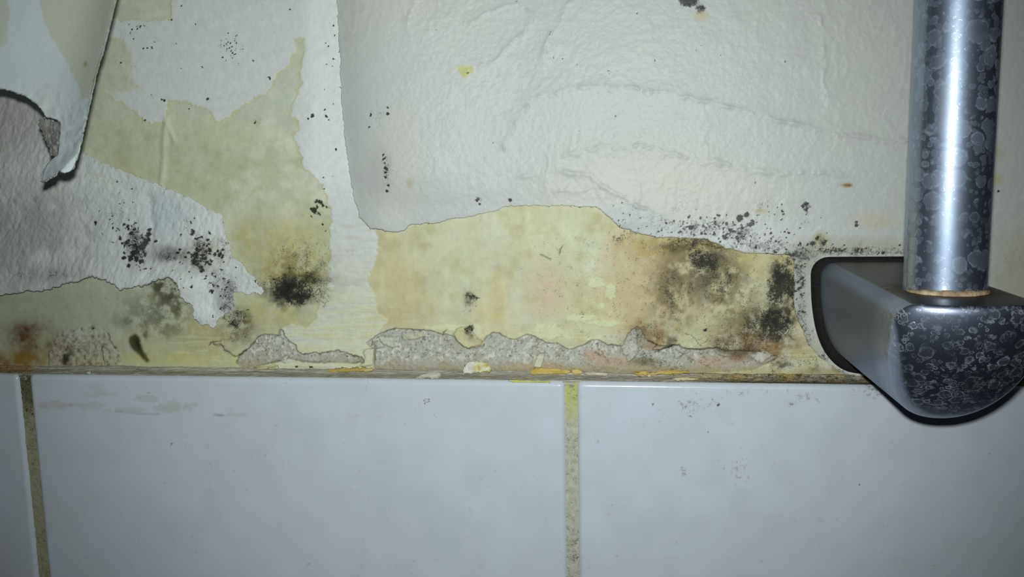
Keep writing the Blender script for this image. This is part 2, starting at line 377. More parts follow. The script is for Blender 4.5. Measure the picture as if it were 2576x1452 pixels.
    for cx, cy, rx, ry, a, c in [(740, 720, 84, 42, .8, (66, 64, 46)), (720, 740, 40, 30, .8, (44, 44, 42)), (750, 660, 80, 46, .4, (120, 112, 64)), (590, 800, 34, 28, .75, (60, 52, 36)), (600, 830, 50, 30, .5, (110, 98, 66)),
                              (440, 745, 50, 46, .85, (84, 82, 56)), (415, 720, 40, 26, .85, (66, 62, 38)), (395, 790, 80, 44, .55, (96, 96, 72)), (445, 800, 50, 40, .4, (104, 104, 76)), (330, 790, 60, 50, .3, (120, 120, 96)), (366, 830, 10, 22, .7, (74, 70, 40)), (328, 806, 26, 12, .7, (72, 68, 44)),
                              (1185, 748, 17, 17, .85, (40, 42, 38)), (1180, 835, 13, 12, .8, (44, 36, 26)), (1795, 690, 74, 60, .75, (82, 78, 64)), (1775, 665, 36, 28, .6, (56, 54, 48)), (1690, 740, 64, 90, .75, (112, 100, 68)), (1850, 760, 60, 90, .5, (122, 110, 80)), (1720, 660, 60, 60, .5, (120, 108, 78)), (1900, 870, 110, 26, .6, (96, 74, 46)), (1620, 850, 46, 24, .5, (110, 82, 48)), (1740, 620, 90, 20, .75, (92, 82, 54)),
                              (1965, 715, 32, 60, .95, (48, 42, 34)), (1948, 815, 52, 38, .95, (46, 38, 28)), (1910, 820, 50, 40, .7, (70, 56, 36)), (1985, 770, 16, 50, .8, (50, 40, 28)), (1840, 740, 40, 80, .4, (120, 104, 72)), (1680, 860, 26, 12, .7, (60, 48, 30)),
                              (1972, 920, 26, 12, .8, (64, 56, 44)), (2052, 922, 26, 10, .8, (84, 82, 70)), (1850, 886, 60, 14, .6, (84, 66, 40)), (165, 905, 9, 14, .9, (46, 40, 24)), (2110, 940, 60, 12, .6, (110, 90, 50))]:
        col = mixc(col, c, a * np.clip(blob(u, v, cx, cy, rx, ry, 0, 1.2) * np.clip(.85 + 1.9 * nm_ + .6 * n3, .1, 1.4), 0, 1))
    u, v = ou, ov
    # drop-shaped dark stain
    s = sdf(*warp(u, v, 3, 12, 75), [(322, 860), (326, 847), (338, 840), (350, 849), (355, 866), (358, 880), (368, 893), (375, 908), (369, 915), (356, 902), (342, 890), (328, 876)], 40)
    col = mixc(col, (76, 74, 38), sstep(5, -5, s) * .95); col = mixc(col, (36, 32, 22), sstep(2, -8, s) * blob(u, v, 347, 866, 12, 22, -20) * .9)
    # speckled mould
    u, v = warp(ou, ov, 22, 50, 221); u, v = warp(u, v, 10, 15, 223)
    for cx, cy, rx, ry, a in [(740, 715, 92, 44, .64), (730, 735, 54, 36, .74), (760, 640, 80, 70, .34), (820, 740, 26, 40, .4), (800, 680, 30, 40, .4), (590, 800, 34, 30, .62), (600, 835, 40, 26, .36), (440, 730, 50, 40, .34), (400, 780, 90, 60, .26),
                              (1185, 748, 18, 18, .75), (1185, 760, 30, 40, .3), (1180, 832, 15, 12, .7), (1775, 660, 44, 34, .7), (1800, 700, 84, 74, .44), (1750, 615, 110, 30, .5), (1690, 740, 80, 100, .36), (1650, 620, 100, 70, .24), (1690, 745, 30, 30, .45), (1965, 715, 36, 64, .82), (1948, 815, 58, 44, .78),
                              (1910, 830, 70, 50, .5), (1990, 655, 30, 20, .6), (1980, 660, 60, 30, .42), (1860, 760, 120, 120, .3), (1380, 740, 70, 80, .18), (1630, 830, 60, 50, .36), (1860, 860, 140, 40, .42), (1990, 770, 14, 60, .6), (1680, 858, 30, 14, .5),
                              (2000, 915, 120, 26, .36), (1660, 905, 90, 26, .36), (1580, 590, 50, 20, .42), (170, 880, 60, 40, .3), (280, 760, 60, 40, .18), (785, 525, 36, 30, .24), (880, 630, 30, 30, .2)]:
        mu = np.maximum(mu, a * blob(u, v, cx, cy, rx, ry, 0, 1.4))
    u, v = ou, ov
    mu = np.maximum(mu, .12 * sstep(1200, 1500, u) * sstep(560, 620, v) + .10)
    dl = [(640, 305, 4), (806, 510, 6), (790, 530, 7), (812, 518, 5), (795, 508, 6), (802, 538, 5), (783, 528, 5), (822, 522, 4), (797, 520, 5), (782, 545, 3), (1776, 830, 4), (620, 780, 3), (432, 52, 3), (360, 122, 3.2), (370, 120, 3.2), (382, 120, 2.5), (352, 66, 3.5), (326, 84, 3), (330, 74, 2.6),
          (405, 250, 3), (412, 251, 3), (522, 248, 3), (635, 152, 2.6), (785, 290, 5), (774, 296, 4), (365, 304, 2.5), (380, 236, 2), (455, 12, 2.4), (728, 25, 2.6), (302, 157, 2.5), (338, 166, 2), (390, 106, 2.4), (442, 110, 3), (680, 200, 3), (676, 196, 2.4), (232, 828, 4), (700, 925, 3), (745, 924, 4), (782, 925, 5)]
    dl += scatter(60, 582, 118, 15, 15, 1.1, 1.9, 1) + scatter(26, 828, 230, 10, 150, 1.4, 2.4, 2) + scatter(8, 450, 110, 70, 50, 1.6, 2.4, 3) + scatter(8, 340, 70, 14, 8, 1.8, 2.4, 4)
    mu = np.maximum(mu, dots(u, v, dl))
    # grime running along the foot of the wall
    col = mixc(col, (150, 132, 78), sstep(918, 936, v + 8 * n2) * .45)
    return col, mu, dh

# ------------------------------------------------------------------ the wall
def coarse(a, b, n): return np.linspace(a, b, n)
st = 2.4 * PX
xL, xR = onwall(-70, 940)[0], onwall(2650, 500)[0]
zT, zB = onwall(300, -70)[1], onwall(1300, 985)[1]
xs = np.concatenate([np.linspace(xL - .35, xL, 12)[:-1], np.arange(xL, xR, st), np.linspace(xR, xR + .35, 12)])
zs = np.concatenate([np.linspace(zT + .35, zT, 12)[:-1], np.arange(zT, zB, -st)])
X, Z = np.meshgrid(xs, zs); u, v = ref(X, Z)
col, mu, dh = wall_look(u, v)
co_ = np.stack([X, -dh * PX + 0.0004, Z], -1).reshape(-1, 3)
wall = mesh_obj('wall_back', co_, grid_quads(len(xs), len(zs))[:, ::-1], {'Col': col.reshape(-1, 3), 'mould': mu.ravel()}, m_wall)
so = wall.modifiers.new('thickness', 'SOLIDIFY'); so.thickness = 0.06; so.offset = -1
tag(wall, 'bare stained plaster wall with yellow damp marks, black mould and chipped paint', 'wall', kind='structure')

# ------------------------------------------------------------------ tiled wall below
TH = 0.0065                                     # tile face in front of the plaster
xj1 = onwall(57, 941, TH)[0]; xj1b = onwall(107.5, 1452, TH)[0]
xj2 = onwall(1436, 963, TH)[0]
xj1 = (xj1 + xj1b) / 2
pitch = xj2 - xj1; gap = 0.0033
ztop = (onwall(70, 941, TH)[1] + onwall(1457, 961.5, TH)[1] + onwall(2169, 971, TH)[1]) / 3

def tile_look(u, v):
    n2 = fbm(u, v, 60, 81); n3 = fbm(u, v, 12, 82); st = fbm(u / 5, v, 9, 83)
    col = np.zeros(u.shape + (3,)) + S(206, 213, 226)
    col = mixc(col, (200, 208, 218), .4 + n2)
    for cx, cy, rx, ry, a in [(140, 1018, 45, 12, .8), (225, 1020, 50, 10, .6), (255, 990, 45, 10, .5), (370, 1003, 40, 10, .7), (430, 1024, 60, 16, .8), (330, 1030, 60, 8, .6), (590, 1044, 46, 5, .6), (890, 1049, 20, 3, .5), (955, 1049, 14, 3, .4), (240, 970, 30, 8, .4)]:
        f = sstep(.4, .62, blob(u, v, cx, cy, rx, ry) + .4 * n3 + .2 * st)
        col = mixc(col, (184, 186, 180), f * a * .75)
    col = mixc(col, (150, 150, 160), np.exp(-(line(u, v, [(540, 1043), (560, 1046)]) / 3) ** 2) * .8 + np.exp(-(line(u, v, [(290, 1036), (350, 1040), (400, 1041)]) / 2) ** 2) * .6 + np.exp(-(line(u, v, [(1630, 1047), (600, 1047)]) / 2) ** 2) * 0)
    mu = .1 + 0 * u
    for cx, cy, rx, ry, a in [(1750, 1010, 70, 30, .3), (1900, 985, 120, 14, .3), (1990, 1015, 40, 16, .33), (1860, 1185, 40, 40, .3), (1720, 1190, 30, 30, .24), (2190, 985, 60, 20, .4), (2050, 1000, 80, 20, .26)]:
        mu = np.maximum(mu, a * blob(u, v, cx, cy, rx, ry))
    mu = np.maximum(mu, .9 * dots(u, v, [(432, 1117, 5), (2162, 1218, 3.5), (1660, 1060, 3), (1806, 1018, 4), (1735, 1048, 3), (1640, 1018, 2.6), (2100, 1062, 2.6), (1782, 1088, 2.6), (2488, 1142, 2.6), (660, 1222, 2)]))
    return col, mu

wl = bpy.data.objects.new('wall_lower', None); sc.collection.objects.link(wl); wl.location = (xj2, 0, ztop - .3)
tag(wl, 'white glazed tile wall below the damp plaster', 'wall', kind='structure')
wl_inv = Matrix.Translation((-xj2, 0, -(ztop - .3)))
def under(o, p): o.parent = p; o.matrix_parent_inverse = Matrix.Translation(-Vector(p.location)); return o

rr = 0.0016
def tile(x0, x1, z1, z0):
    e = np.array([0, .04, .12, .25, .42, .62, .82, 1.0]) * rr
    xs = np.concatenate([x0 + e, np.arange(x0 + rr, x1 - rr, 5 * PX)[1:], (x1 - e)[::-1]])
    zs = np.concatenate([z1 - e, np.arange(z1 - rr, z0 + rr, -5 * PX)[1:], (z0 + e)[::-1]])
    X, Z = np.meshgrid(xs, zs)
    dx = np.minimum(np.minimum(X - x0, x1 - X) / rr, 1); dz = np.minimum(np.minimum(z1 - Z, Z - z0) / rr, 1)
    q = np.sqrt(np.clip((1 - np.clip(dx, 0, 1)) ** 2 + (1 - np.clip(dz, 0, 1)) ** 2, 0, 1))
    h = TH - rr + rr * np.sqrt(np.clip(1 - q * q, 0, 1))
    u, v = ref(X, Z, h); c, m = tile_look(u, v)
    o = mesh_obj('ceramic_tile', np.stack([X, -h, Z], -1).reshape(-1, 3), grid_quads(len(xs), len(zs))[:, ::-1], {'Col': c.reshape(-1, 3), 'mould': m.ravel()}, m_tile)
    s_ = o.modifiers.new('thickness', 'SOLIDIFY'); s_.thickness = 0.0042; s_.offset = -1
    return under(o, wl)
for r in range(2):
    for k in range(-1, 3):
        tile(xj1 + k * pitch + gap / 2, xj1 + (k + 1) * pitch - gap / 2, ztop - r * pitch, ztop - (r + 1) * pitch + gap)

def grout_look(u, v):
    n2 = fbm(u, v, 40, 91); n3 = fbm(u, v, 7, 92)
    col = np.zeros(u.shape + (3,)) + S(196, 195, 184)
    col = mixc(col, (176, 176, 160), .5 + n3)
    near2 = sstep(200, 60, abs(u - 1436))
    col = mixc(col, (190, 192, 112), near2 * sstep(1080, 985, v + 25 * n2) * .85)
    near1 = sstep(200, 60, abs(u - 75))
    col = mixc(col, (150, 150, 118), near1 * .7); col = mixc(col, (88, 88, 62), near1 * sstep(1090, 950, v + 60 * n2) * .8)
    mu = .22 + .12 * n2 + near1 * .2 * sstep(1200, 960, v) + near2 * .1 * sstep(1280, 1440, v)
    return col, mu
xs = np.concatenate([np.linspace(xj1 - pitch, xj1 - 40 * PX, 20)] + [np.arange(xj1 - 40 * PX, xj1 + 40 * PX, 3 * PX)[1:], np.linspace(xj1 + 40 * PX, xj2 - 40 * PX, 60)] + [np.arange(xj2 - 40 * PX, xj2 + 40 * PX, 3 * PX)[1:], np.linspace(xj2 + 40 * PX, xj2 + 2 * pitch, 60)])
zs = np.concatenate([np.arange(ztop - 0.0005, ztop - .075, -4 * PX), np.linspace(ztop - .076, ztop - 2 * pitch, 40)])
X, Z = np.meshgrid(xs, zs); hh = TH - .0009 + .0002 * fbm(X / PX, Z / PX, 9, 93); u, v = ref(X, Z, hh); c, m = grout_look(u, v)
g = mesh_obj('grout', np.stack([X, -hh, Z], -1).reshape(-1, 3), grid_quads(len(xs), len(zs))[:, ::-1], {'Col': c.reshape(-1, 3), 'mould': m.ravel()}, m_grout)
s_ = g.modifiers.new('thickness', 'SOLIDIFY'); s_.thickness = 0.0050; s_.offset = -1
under(g, wl)['label'] = 'beige grout with yellow green stains'

# mortar ledge on top of the tiles
xa, xb = xj1 - pitch, xj2 + 2 * pitch
xs = np.arange(xa, xb, 3 * PX)
prof = [(-.0004, .0013), (.0003, .0012), (.0007, .0009), (.0013, .0005), (.0024, .00025), (.0036, .0001), (.0044, .0001), (.0050, .0000), (.0054, -.0003), (.0056, -.0008), (.0056, -.002), (-.0004, -.002)]
PR = np.array(prof); t = np.linspace(0, len(prof) - 1, 46); ph = np.interp(t, np.arange(len(prof)), PR[:, 0]); pz = np.interp(t, np.arange(len(prof)), PR[:, 1])
X, T = np.meshgrid(xs, np.arange(46)); hh = ph[T]; zz = ztop + pz[T]
zz = zz + .0003 * fbm(X / PX, T * 3., 60, 101) * (hh < .004) + .00025 * fbm(X / PX / 3, T * 3., 6, 102); hh = hh + .0002 * fbm(X / PX / 2, T * 4., 5, 103)
u, v = ref(X, zz, hh); stk = fbm(u / 30, T * 2., 2.4, 104, 3); n2 = fbm(u, T * 1., 60, 105)
c = np.zeros(u.shape + (3,)) + S(164, 160, 148)
c = mixc(c, (204, 201, 188), np.clip(stk * 2.6 - .3, 0, 1) * .8); c = mixc(c, (120, 114, 100), np.clip(-stk * 2.4 - .2, 0, 1) * .35)
c = mixc(c, (186, 160, 76), sstep(1560, 1750, u) * np.clip(.4 + n2 + stk, 0, 1) * .8 * (T < 24)); c = mixc(c, (160, 124, 52), sstep(110, 60, u) * .7 * (T < 24))
c = mixc(c, (60, 54, 42), sstep(1650, 1900, u + 80 * n2) * sstep(18, 26, T + 4 * stk) * .85)
mu = .15 + .3 * sstep(1600, 1900, u) + .2 * sstep(150, 60, u)
led = mesh_obj('trim_1', np.stack([X, -hh, zz], -1).reshape(-1, 3), grid_quads(len(xs), 46)[:, ::-1], {'Col': c.reshape(-1, 3), 'mould': mu.ravel()}, m_ledge)
tag(led, 'grey mortar ledge with flaking streaks along the top of the tiles', 'trim', kind='structure')

# ------------------------------------------------------------------ wallpaper
R_EDGE = [(845, -420), (847, 0), (853, 130), (862, 300), (876, 420), (890, 500), (899, 525), (903, 548), (918, 562), (930, 578), (958, 577), (990, 585), (1015, 580), (1030, 566), (1100, 560), (1130, 553), (1180, 546),
          (1230, 534), (1280, 520), (1340, 517), (1410, 518), (1470, 518), (1500, 522), (1535, 548), (1560, 572), (1600, 585), (1650, 597), (1720, 600), (1780, 604), (1830, 625), (1880, 636), (1940, 640), (1985, 642), (1997, 660), (2000, 700), (1996, 745),
          (2002, 790), (2020, 835), (2040, 875), (2075, 910), (2120, 938), (2160, 946), (2600, 956), (3300, 965), (3300, -420)]
CREASES = [([(1270, 365), (1300, 315), (1340, 255), (1400, 228), (1560, 222), (1640, 232), (1740, 245), (1800, 260), (1900, 290), (2050, 330), (2290, 358), (2500, 380)], 9),
           ([(1400, 392), (1500, 368), (1600, 366), (1680, 380), (1780, 405), (1900, 430), (2100, 440), (2290, 442)], 8), ([(1320, 438), (1400, 430), (1480, 445), (1540, 478), (1600, 510), (1660, 545)], 8),
           ([(1180, 60), (1230, 30), (1300, 10), (1345, 40), (1310, 90), (1250, 150), (1210, 170)], 6), ([(860, 38), (890, 46), (915, 36), (912, 10)], 5), ([(1020, 55), (1035, 20), (1040, -30)], 5), ([(1370, 150), (1385, 90), (1420, 40), (1440, -20)], 6), ([(1060, 470), (1090, 420), (1085, 390)], 5), ([(1225, 400), (1215, 425)], 4), ([(2060, 40), (2080, 120), (2070, 200), (2095, 260)], 5), ([(1480, 480), (1430, 470), (1390, 480)], 4)]
def rpaper_h(u, v):
    e = np.clip(u - 846 - .00016 * np.clip(v, 0, 700) ** 2, 0, None)
    h = 6 + 26 * (1 - np.exp(-(e / 48) ** 1.5)) * sstep(1350, 950, u) * (1 - .6 * sstep(430, 560, v))
    h = h + 9 * blob(u, v, 940, 560, 60, 40) + 5 * blob(u, v, 1560, 560, 90, 30)
    return h * sstep(990, 800, v) + 4.0 * (1 - sstep(990, 800, v)) - 2 * blob(u, v, 1300, 520, 160, 30)
def rpaper_look(u, v, s):
    n1 = fbm(u, v, 240, 111); n2 = fbm(u, v, 50, 112); n3 = fbm(u, v, 18, 113, 3); n4 = fbm(u, v, 8, 114, 2)
    wu, wv = warp(u, v, 12, 40, 115); wu, wv = warp(wu, wv, 5, 12, 116)
    dh = .8 * n2 + .5 * np.abs(n3) + .42 * n4
    rid = 1 - np.abs(fbm(u * 1.2, v * .6, 70, 117, 3)) * 5
    dh = dh + .7 * np.clip(rid, 0, 1) * sstep(.0, .4, n1 + .2)
    for pts, a in CREASES:
        d = line(wu, wv, pts); dh = dh + a * np.clip(.15 + .24 * fbm(u, v, 60, 118, 2) + .25 * n3, 0, .32) * np.exp(-(d / 6) ** 2) + a * .13 * np.exp(-(d / 22) ** 2)
    col = np.zeros(u.shape + (3,)) + S(192, 196, 195)
    col = mixc(col, (195, 198, 193), np.clip(.3 + n1, 0, 1) * .8)
    col = mixc(col, (188, 188, 190), np.clip(n2, 0, 1) * .4)
    for cx, cy, rx, ry, c, a in [(1590, 540, 90, 40, (168, 172, 184), .6), (1850, 600, 200, 44, (206, 208, 212), .7), (1000, 420, 60, 130, (196, 192, 176), .4), (960, 430, 30, 60, (176, 178, 180), .5), (1031, 460, 10, 12, (176, 166, 130), .8), (1700, 480, 260, 80, (204, 205, 194), .5),
                              (2130, 466, 14, 5, (150, 116, 50), .95), (2200, 555, 60, 20, (198, 184, 150), .5), (2490, 390, 34, 22, (184, 178, 108), .6), (2500, 450, 22, 16, (184, 178, 108), .5), (2494, 160, 12, 20, (186, 180, 110), .6), (1765, 40, 16, 12, (190, 180, 140), .8),
                              (2150, 620, 170, 24, (166, 162, 142), .6), (2030, 650, 40, 40, (150, 148, 132), .6), (2016, 740, 26, 110, (160, 160, 146), .7), (2040, 880, 40, 50, (172, 168, 146), .6), (2560, 700, 60, 120, (180, 174, 140), .5), (2060, 930, 60, 30, (190, 186, 176), .4), (1915, 530, 20, 6, (170, 150, 90), .5), (2064, 604, 20, 22, (170, 168, 128), .8), (2135, 466, 8, 4, (140, 100, 40), .9)]:
        col = mixc(col, c, a * np.clip(blob(u, v, cx, cy, rx, ry, 0, 1.5) * (1 + .6 * n2), 0, 1))
    for pts, a in CREASES:
        col = mixc(col, (170, 170, 176), np.exp(-(line(wu, wv, pts) / 6) ** 2) * np.clip(.25 + n3, 0, 1) * .4)
    col = mixc(col, (188, 190, 112), sstep(5, -4, sdf(*warp(u, v, 2, 6, 119), [(1150, 168), (1188, 167), (1188, 180), (1173, 197), (1158, 188)], 30)) * .9)
    mu = np.zeros_like(u) + .08
    for cx, cy, rx, ry, a in [(1760, 575, 150, 34, .4), (1800, 570, 60, 24, .46), (1860, 590, 60, 44, .46), (1900, 615, 110, 24, .48), (1650, 560, 70, 28, .3), (1590, 520, 60, 40, .22), (1740, 520, 90, 30, .24), (2140, 632, 170, 16, .5), (2030, 640, 40, 26, .55), (2012, 690, 18, 60, .5), (2014, 790, 18, 80, .5), (2030, 850, 24, 40, .46), (2062, 900, 34, 24, .42), (2110, 935, 40, 14, .4),
                              (1990, 640, 26, 12, .7), (1730, 0, 26, 18, 1.1), (1762, 22, 14, 14, .8), (950, 290, 20, 40, .28), (975, 430, 14, 46, .4), (2065, 604, 22, 20, .42), (1920, 520, 24, 20, .3), (1880, 620, 40, 10, .45), (2000, 560, 60, 40, .18), (1210, 505, 24, 14, .3), (2500, 655, 90, 14, .2)]:
        mu = np.maximum(mu, a * blob(u, v, cx, cy, rx, ry, 0, 1.3))
    dl = [(1176, 185, 3), (1862, 546, 9), (1878, 540, 7), (1888, 566, 8), (1893, 554, 5), (1838, 578, 6), (1830, 590, 5), (1826, 598, 4), (2030, 515, 8), (2028, 526, 7), (2029, 538, 4), (2020, 518, 5), (2155, 560, 4), (2156, 568, 5), (2046, 612, 7), (2074, 612, 7), (2056, 600, 5), (1765, 586, 6), (1775, 588, 5), (1796, 592, 4), (1735, 572, 4), (2264, 616, 3),
          (1968, 530, 4), (1974, 540, 4.5), (1966, 514, 3), (1930, 520, 3), (1950, 538, 3), (965, 400, 4), (968, 412, 4), (972, 424, 5), (970, 446, 4), (978, 466, 3.5), (975, 482, 4), (969, 432, 4), (963, 392, 3), (934, 285, 3.4), (933, 290, 3), (975, 270, 4), (976, 286, 3), (1202, 502, 5), (1206, 512, 4), (1282, 503, 5), (1548, 295, 2.6), (928, 320, 3), (1244, 361, 2.4), (1098, 76, 2), (1900, 460, 2.4), (2512, 482, 3)]
    dl += scatter(50, 1770, 570, 60, 18, 1.8, 3.4, 21) + scatter(60, 1880, 600, 60, 24, 1.8, 4, 22) + scatter(30, 1690, 580, 50, 14, 1.6, 3, 23) + scatter(26, 1960, 590, 60, 30, 1.6, 2.8, 24) + scatter(40, 2120, 628, 80, 10, 1.6, 3, 25) + scatter(40, 2012, 720, 9, 60, 1.6, 3.6, 26) + scatter(30, 1540, 90, 260, 70, 1.2, 2.0, 27) + scatter(14, 1560, 545, 30, 20, 1.6, 3, 28)
    mu = np.maximum(mu, dots(u, v, dl))
    # thin shadow line painted into the torn lower edge, browner to the right
    lower = sstep(480, 520, v) * sstep(2060, 1990, u)
    col = mixc(col, (120, 112, 84), np.exp(-(s / 2.2) ** 2) * .75 * lower * sstep(1400, 1700, u)); col = mixc(col, (150, 146, 124), np.exp(-(s / 1.6) ** 2) * .5 * lower)
    dh = dh * sstep(0, -10, s) ; return {'Col': col, 'mould': mu}, dh
rp = sheet('wallpaper', R_EDGE, rpaper_h, rpaper_look, m_paper, 2.5, (3, 26, 2.6, 7), .0003, area=(780, -400, 3250, 985), seed=121)
tag(rp, 'large creased white wallpaper sheet still stuck behind the chrome rail', 'wallpaper')

L_EDGE = [(-420, 120), (60, 150), (150, 240), (200, 372), (240, 398), (290, 424), (330, 440), (400, 466), (460, 488), (500, 510), (525, 530), (555, 541), (562, 570), (568, 600), (580, 620), (583, 650), (605, 660), (620, 680), (640, 700), (650, 718), (662, 733),
          (655, 743), (640, 738), (625, 743), (608, 737), (590, 735), (588, 762), (585, 782), (566, 790), (552, 802), (545, 815), (538, 825), (522, 815), (505, 818), (495, 810), (485, 795), (488, 784), (481, 770), (468, 760), (455, 746), (450, 733), (445, 715), (438, 705),
          (425, 696), (400, 702), (370, 715), (330, 725), (300, 729), (285, 716), (268, 705), (240, 697), (222, 695), (210, 704), (165, 712), (140, 722), (100, 733), (50, 737), (0, 744), (-420, 775)]
def lpaper_h(u, v):
    h = 5 + 34 * blob(u, v, -60, 730, 330, 110) + 16 * blob(u, v, 330, 720, 160, 60) + 20 * blob(u, v, 455, 720, 60, 50) + 12 * blob(u, v, 500, 800, 50, 30)
    h = h + 26 * blob(u, v, 60, 480, 260, 150)
    return h
def lpaper_look(u, v, s):
    n2 = fbm(u, v, 50, 131); n3 = fbm(u, v * .8, 13, 132, 3); n4 = fbm(u * 1.5, v, 7, 133, 2)
    n5 = fbm(u * 1.4 + v * .5, v * .55, 12, 134, 2)
    dh = 1.8 * n2 + 1.4 * n3 + 1.0 * n4 + 1.8 * n5
    d = line(u, v, [(375, 500), (380, 560), (376, 620), (370, 690)]); dh = dh - 5 * np.exp(-(d / 14) ** 2)
    col = np.zeros(u.shape + (3,)) + S(212, 216, 215)
    col = mixc(col, (198, 204, 206), np.clip(.3 + n2, 0, 1) * .6)
    col = mixc(col, (178, 182, 160), np.clip(1.4 * n3 - .2, 0, 1) * .45)
    col = mixc(col, (190, 186, 186), sstep(240, 40, u) * sstep(430, 330, v) * .8)
    col = mixc(col, (222, 226, 226), np.clip(blob(u, v, 540, 770, 80, 70) + .8 * blob(u, v, 520, 580, 120, 70) + .5 * blob(u, v, 300, 700, 160, 40), 0, 1) * .8)
    for cx, cy, rx, ry, c, a in [(430, 640, 50, 24, (88, 88, 84), .8), (345, 640, 30, 40, (120, 120, 112), .6), (520, 640, 46, 36, (170, 166, 140), .6), (130, 690, 120, 20, (140, 142, 138), .4), (340, 560, 140, 90, (198, 204, 208), .4), (60, 600, 190, 130, (168, 172, 168), .8), (570, 760, 30, 40, (150, 152, 148), .6), (420, 545, 50, 50, (188, 200, 210), .6), (500, 670, 50, 20, (120, 118, 110), .4), (570, 720, 40, 30, (150, 152, 150), .5)]:
        col = mixc(col, c, a * np.clip(blob(u, v, cx, cy, rx, ry, 0, 1.4) * (1 + .9 * n2 + .4 * n3), 0, 1))
    mu = np.zeros_like(u) + .06
    for cx, cy, rx, ry, a in [(338, 610, 28, 50, .58), (350, 640, 24, 26, .6), (505, 630, 34, 50, .5), (495, 655, 24, 24, .6), (430, 645, 46, 18, .42), (560, 640, 40, 30, .34), (545, 700, 40, 40, .36), (580, 740, 24, 40, .46), (575, 770, 22, 30, .46), (560, 610, 30, 30, .3), (300, 540, 60, 30, .26), (110, 690, 120, 16, .32), (640, 710, 30, 20, .34), (470, 560, 14, 40, .3)]:
        mu = np.maximum(mu, a * blob(u, v, cx, cy, rx, ry, 0, 1.4))
    dl = [(372, 590, 8), (370, 602, 9), (364, 612, 9), (356, 622, 9), (374, 580, 5), (345, 634, 9), (335, 640, 8), (328, 650, 7), (342, 652, 8), (356, 656, 7), (325, 620, 6), (318, 612, 6), (325, 605, 5), (330, 588, 6), (312, 566, 5), (320, 570, 4), (338, 560, 5), (322, 668, 6), (240, 561, 4), (495, 628, 7), (494, 640, 7), (482, 645, 6), (488, 658, 9), (496, 662, 8),
          (505, 672, 8), (508, 682, 6), (487, 582, 6), (482, 590, 5), (495, 600, 5), (480, 560, 4), (540, 640, 5), (548, 632, 4), (555, 638, 4), (530, 655, 5), (560, 630, 4), (652, 716, 5), (644, 708, 4), (365, 640, 6), (312, 650, 5)]
    dl += scatter(44, 340, 620, 16, 28, 2, 5, 31) + scatter(50, 505, 640, 22, 34, 2, 5, 32) + scatter(30, 560, 720, 30, 40, 1.6, 3, 33) + scatter(30, 300, 540, 40, 30, 1.4, 2.6, 34) + scatter(24, 470, 690, 60, 24, 1.4, 2.6, 35)
    mu = np.maximum(mu, dots(u, v, dl))
    col = mixc(col, (60, 58, 44), np.exp(-(s / 1.8) ** 2) * .6 * sstep(640, 690, v) * sstep(470, 440, u))  # shadow line under the lower edge, painted into the paper colour
    return {'Col': col, 'mould': mu}, dh * sstep(0, -8, s)
lp = sheet('wallpaper', L_EDGE, lpaper_h, lpaper_look, m_leftpaper, 2.3, (5, 15, 4, 6), .0003, area=(-410, 100, 720, 860), seed=141)
tag(lp, 'torn bluish grey wallpaper remnant with black mould patches, low on the left', 'wallpaper')

# ------------------------------------------------------------------ peeled flap
FLAP = [(-420, -420), (404, -420), (291, 0), (272, 80), (240, 190), (238, 205), (232, 225), (212, 320), (203, 365), (195, 395), (183, 424), (174, 434), (163, 437), (146, 431), (140, 443), (126, 448), (112, 457), (102, 458), (108, 436), (118, 414), (132, 398), (146, 388), (149, 350),
        (151, 312), (140, 302), (114, 294), (96, 266), (62, 240), (30, 229), (0, 223), (-420, 200)]
def flap_h(u, v):
    xe = 291 - .245 * v - np.clip(v - 380, 0, 100) * .6          # right edge
    t = np.clip(xe - u, 0, 900)
    h = 415 + 55 * np.exp(-(t / 45) ** 1.2) + 30 * np.exp(-(t / 110) ** 1.5)
    h = h + 30 * sstep(120, 300, v)
    return h * sstep(-560, -60, v) * sstep(-700, -250, u)
def flap_look(u, v, s):
    n2 = fbm(u, v, 60, 151); n3 = fbm(u, v, 14, 152)
    col = np.zeros(u.shape + (3,)) + S(218, 228, 233)
    uu, vv = warp(u, v, 9, 30, 153); uu, vv = warp(uu, vv, 4, 9, 154)
    st_ = sdf(uu, vv, [(92, -420), (420, -420), (300, 0), (240, 200), (222, 250), (205, 240), (185, 190), (160, 145), (130, 100), (108, 60), (96, 20)])
    col = mixc(col, (207, 211, 196), sstep(2, -3, st_) * .95)
    s2 = sdf(uu, vv, [(-420, -200), (15, -200), (22, 0), (26, 40), (18, 80), (20, 110), (-30, 140), (-420, 150)])
    col = mixc(col, (206, 210, 198), sstep(3, -3, s2) * .8)
    col = mixc(col, (214, 218, 218), blob(u, v, 120, 260, 50, 60) * .5)
    mu = .05 + 0 * u
    col = mixc(col, (70, 64, 46), np.exp(-(s / 1.2) ** 2) * .6)  # thin shadow line beside the flap, painted into its edge
    col = mixc(col, (150, 146, 70), dots(u, v, [(237, 203, 5), (214, 160, 6)]) * .7)
    return {'Col': col, 'mould': mu}, (.6 * n2 + .35 * n3) * sstep(0, -10, s) + sstep(200, 300, v) * 2 * n3
fp = bpy.data.objects.new('wallpaper_flap', None); sc.collection.objects.link(fp); x, z = onwall(100, -420); fp.location = (x, 0, z)
tag(fp, 'pale wallpaper flap peeling away from the wall in the top left corner', 'wallpaper')
sh = sheet('sheet', FLAP, flap_h, flap_look, m_flap, 3.0, (2.0, 20, 1.6, 6), .0003, area=(-460, -460, 430, 480), seed=161); under(sh, fp)
def scrap_h(u, v): return flap_h(u, v) - 30 - (160 - u) * 1.2
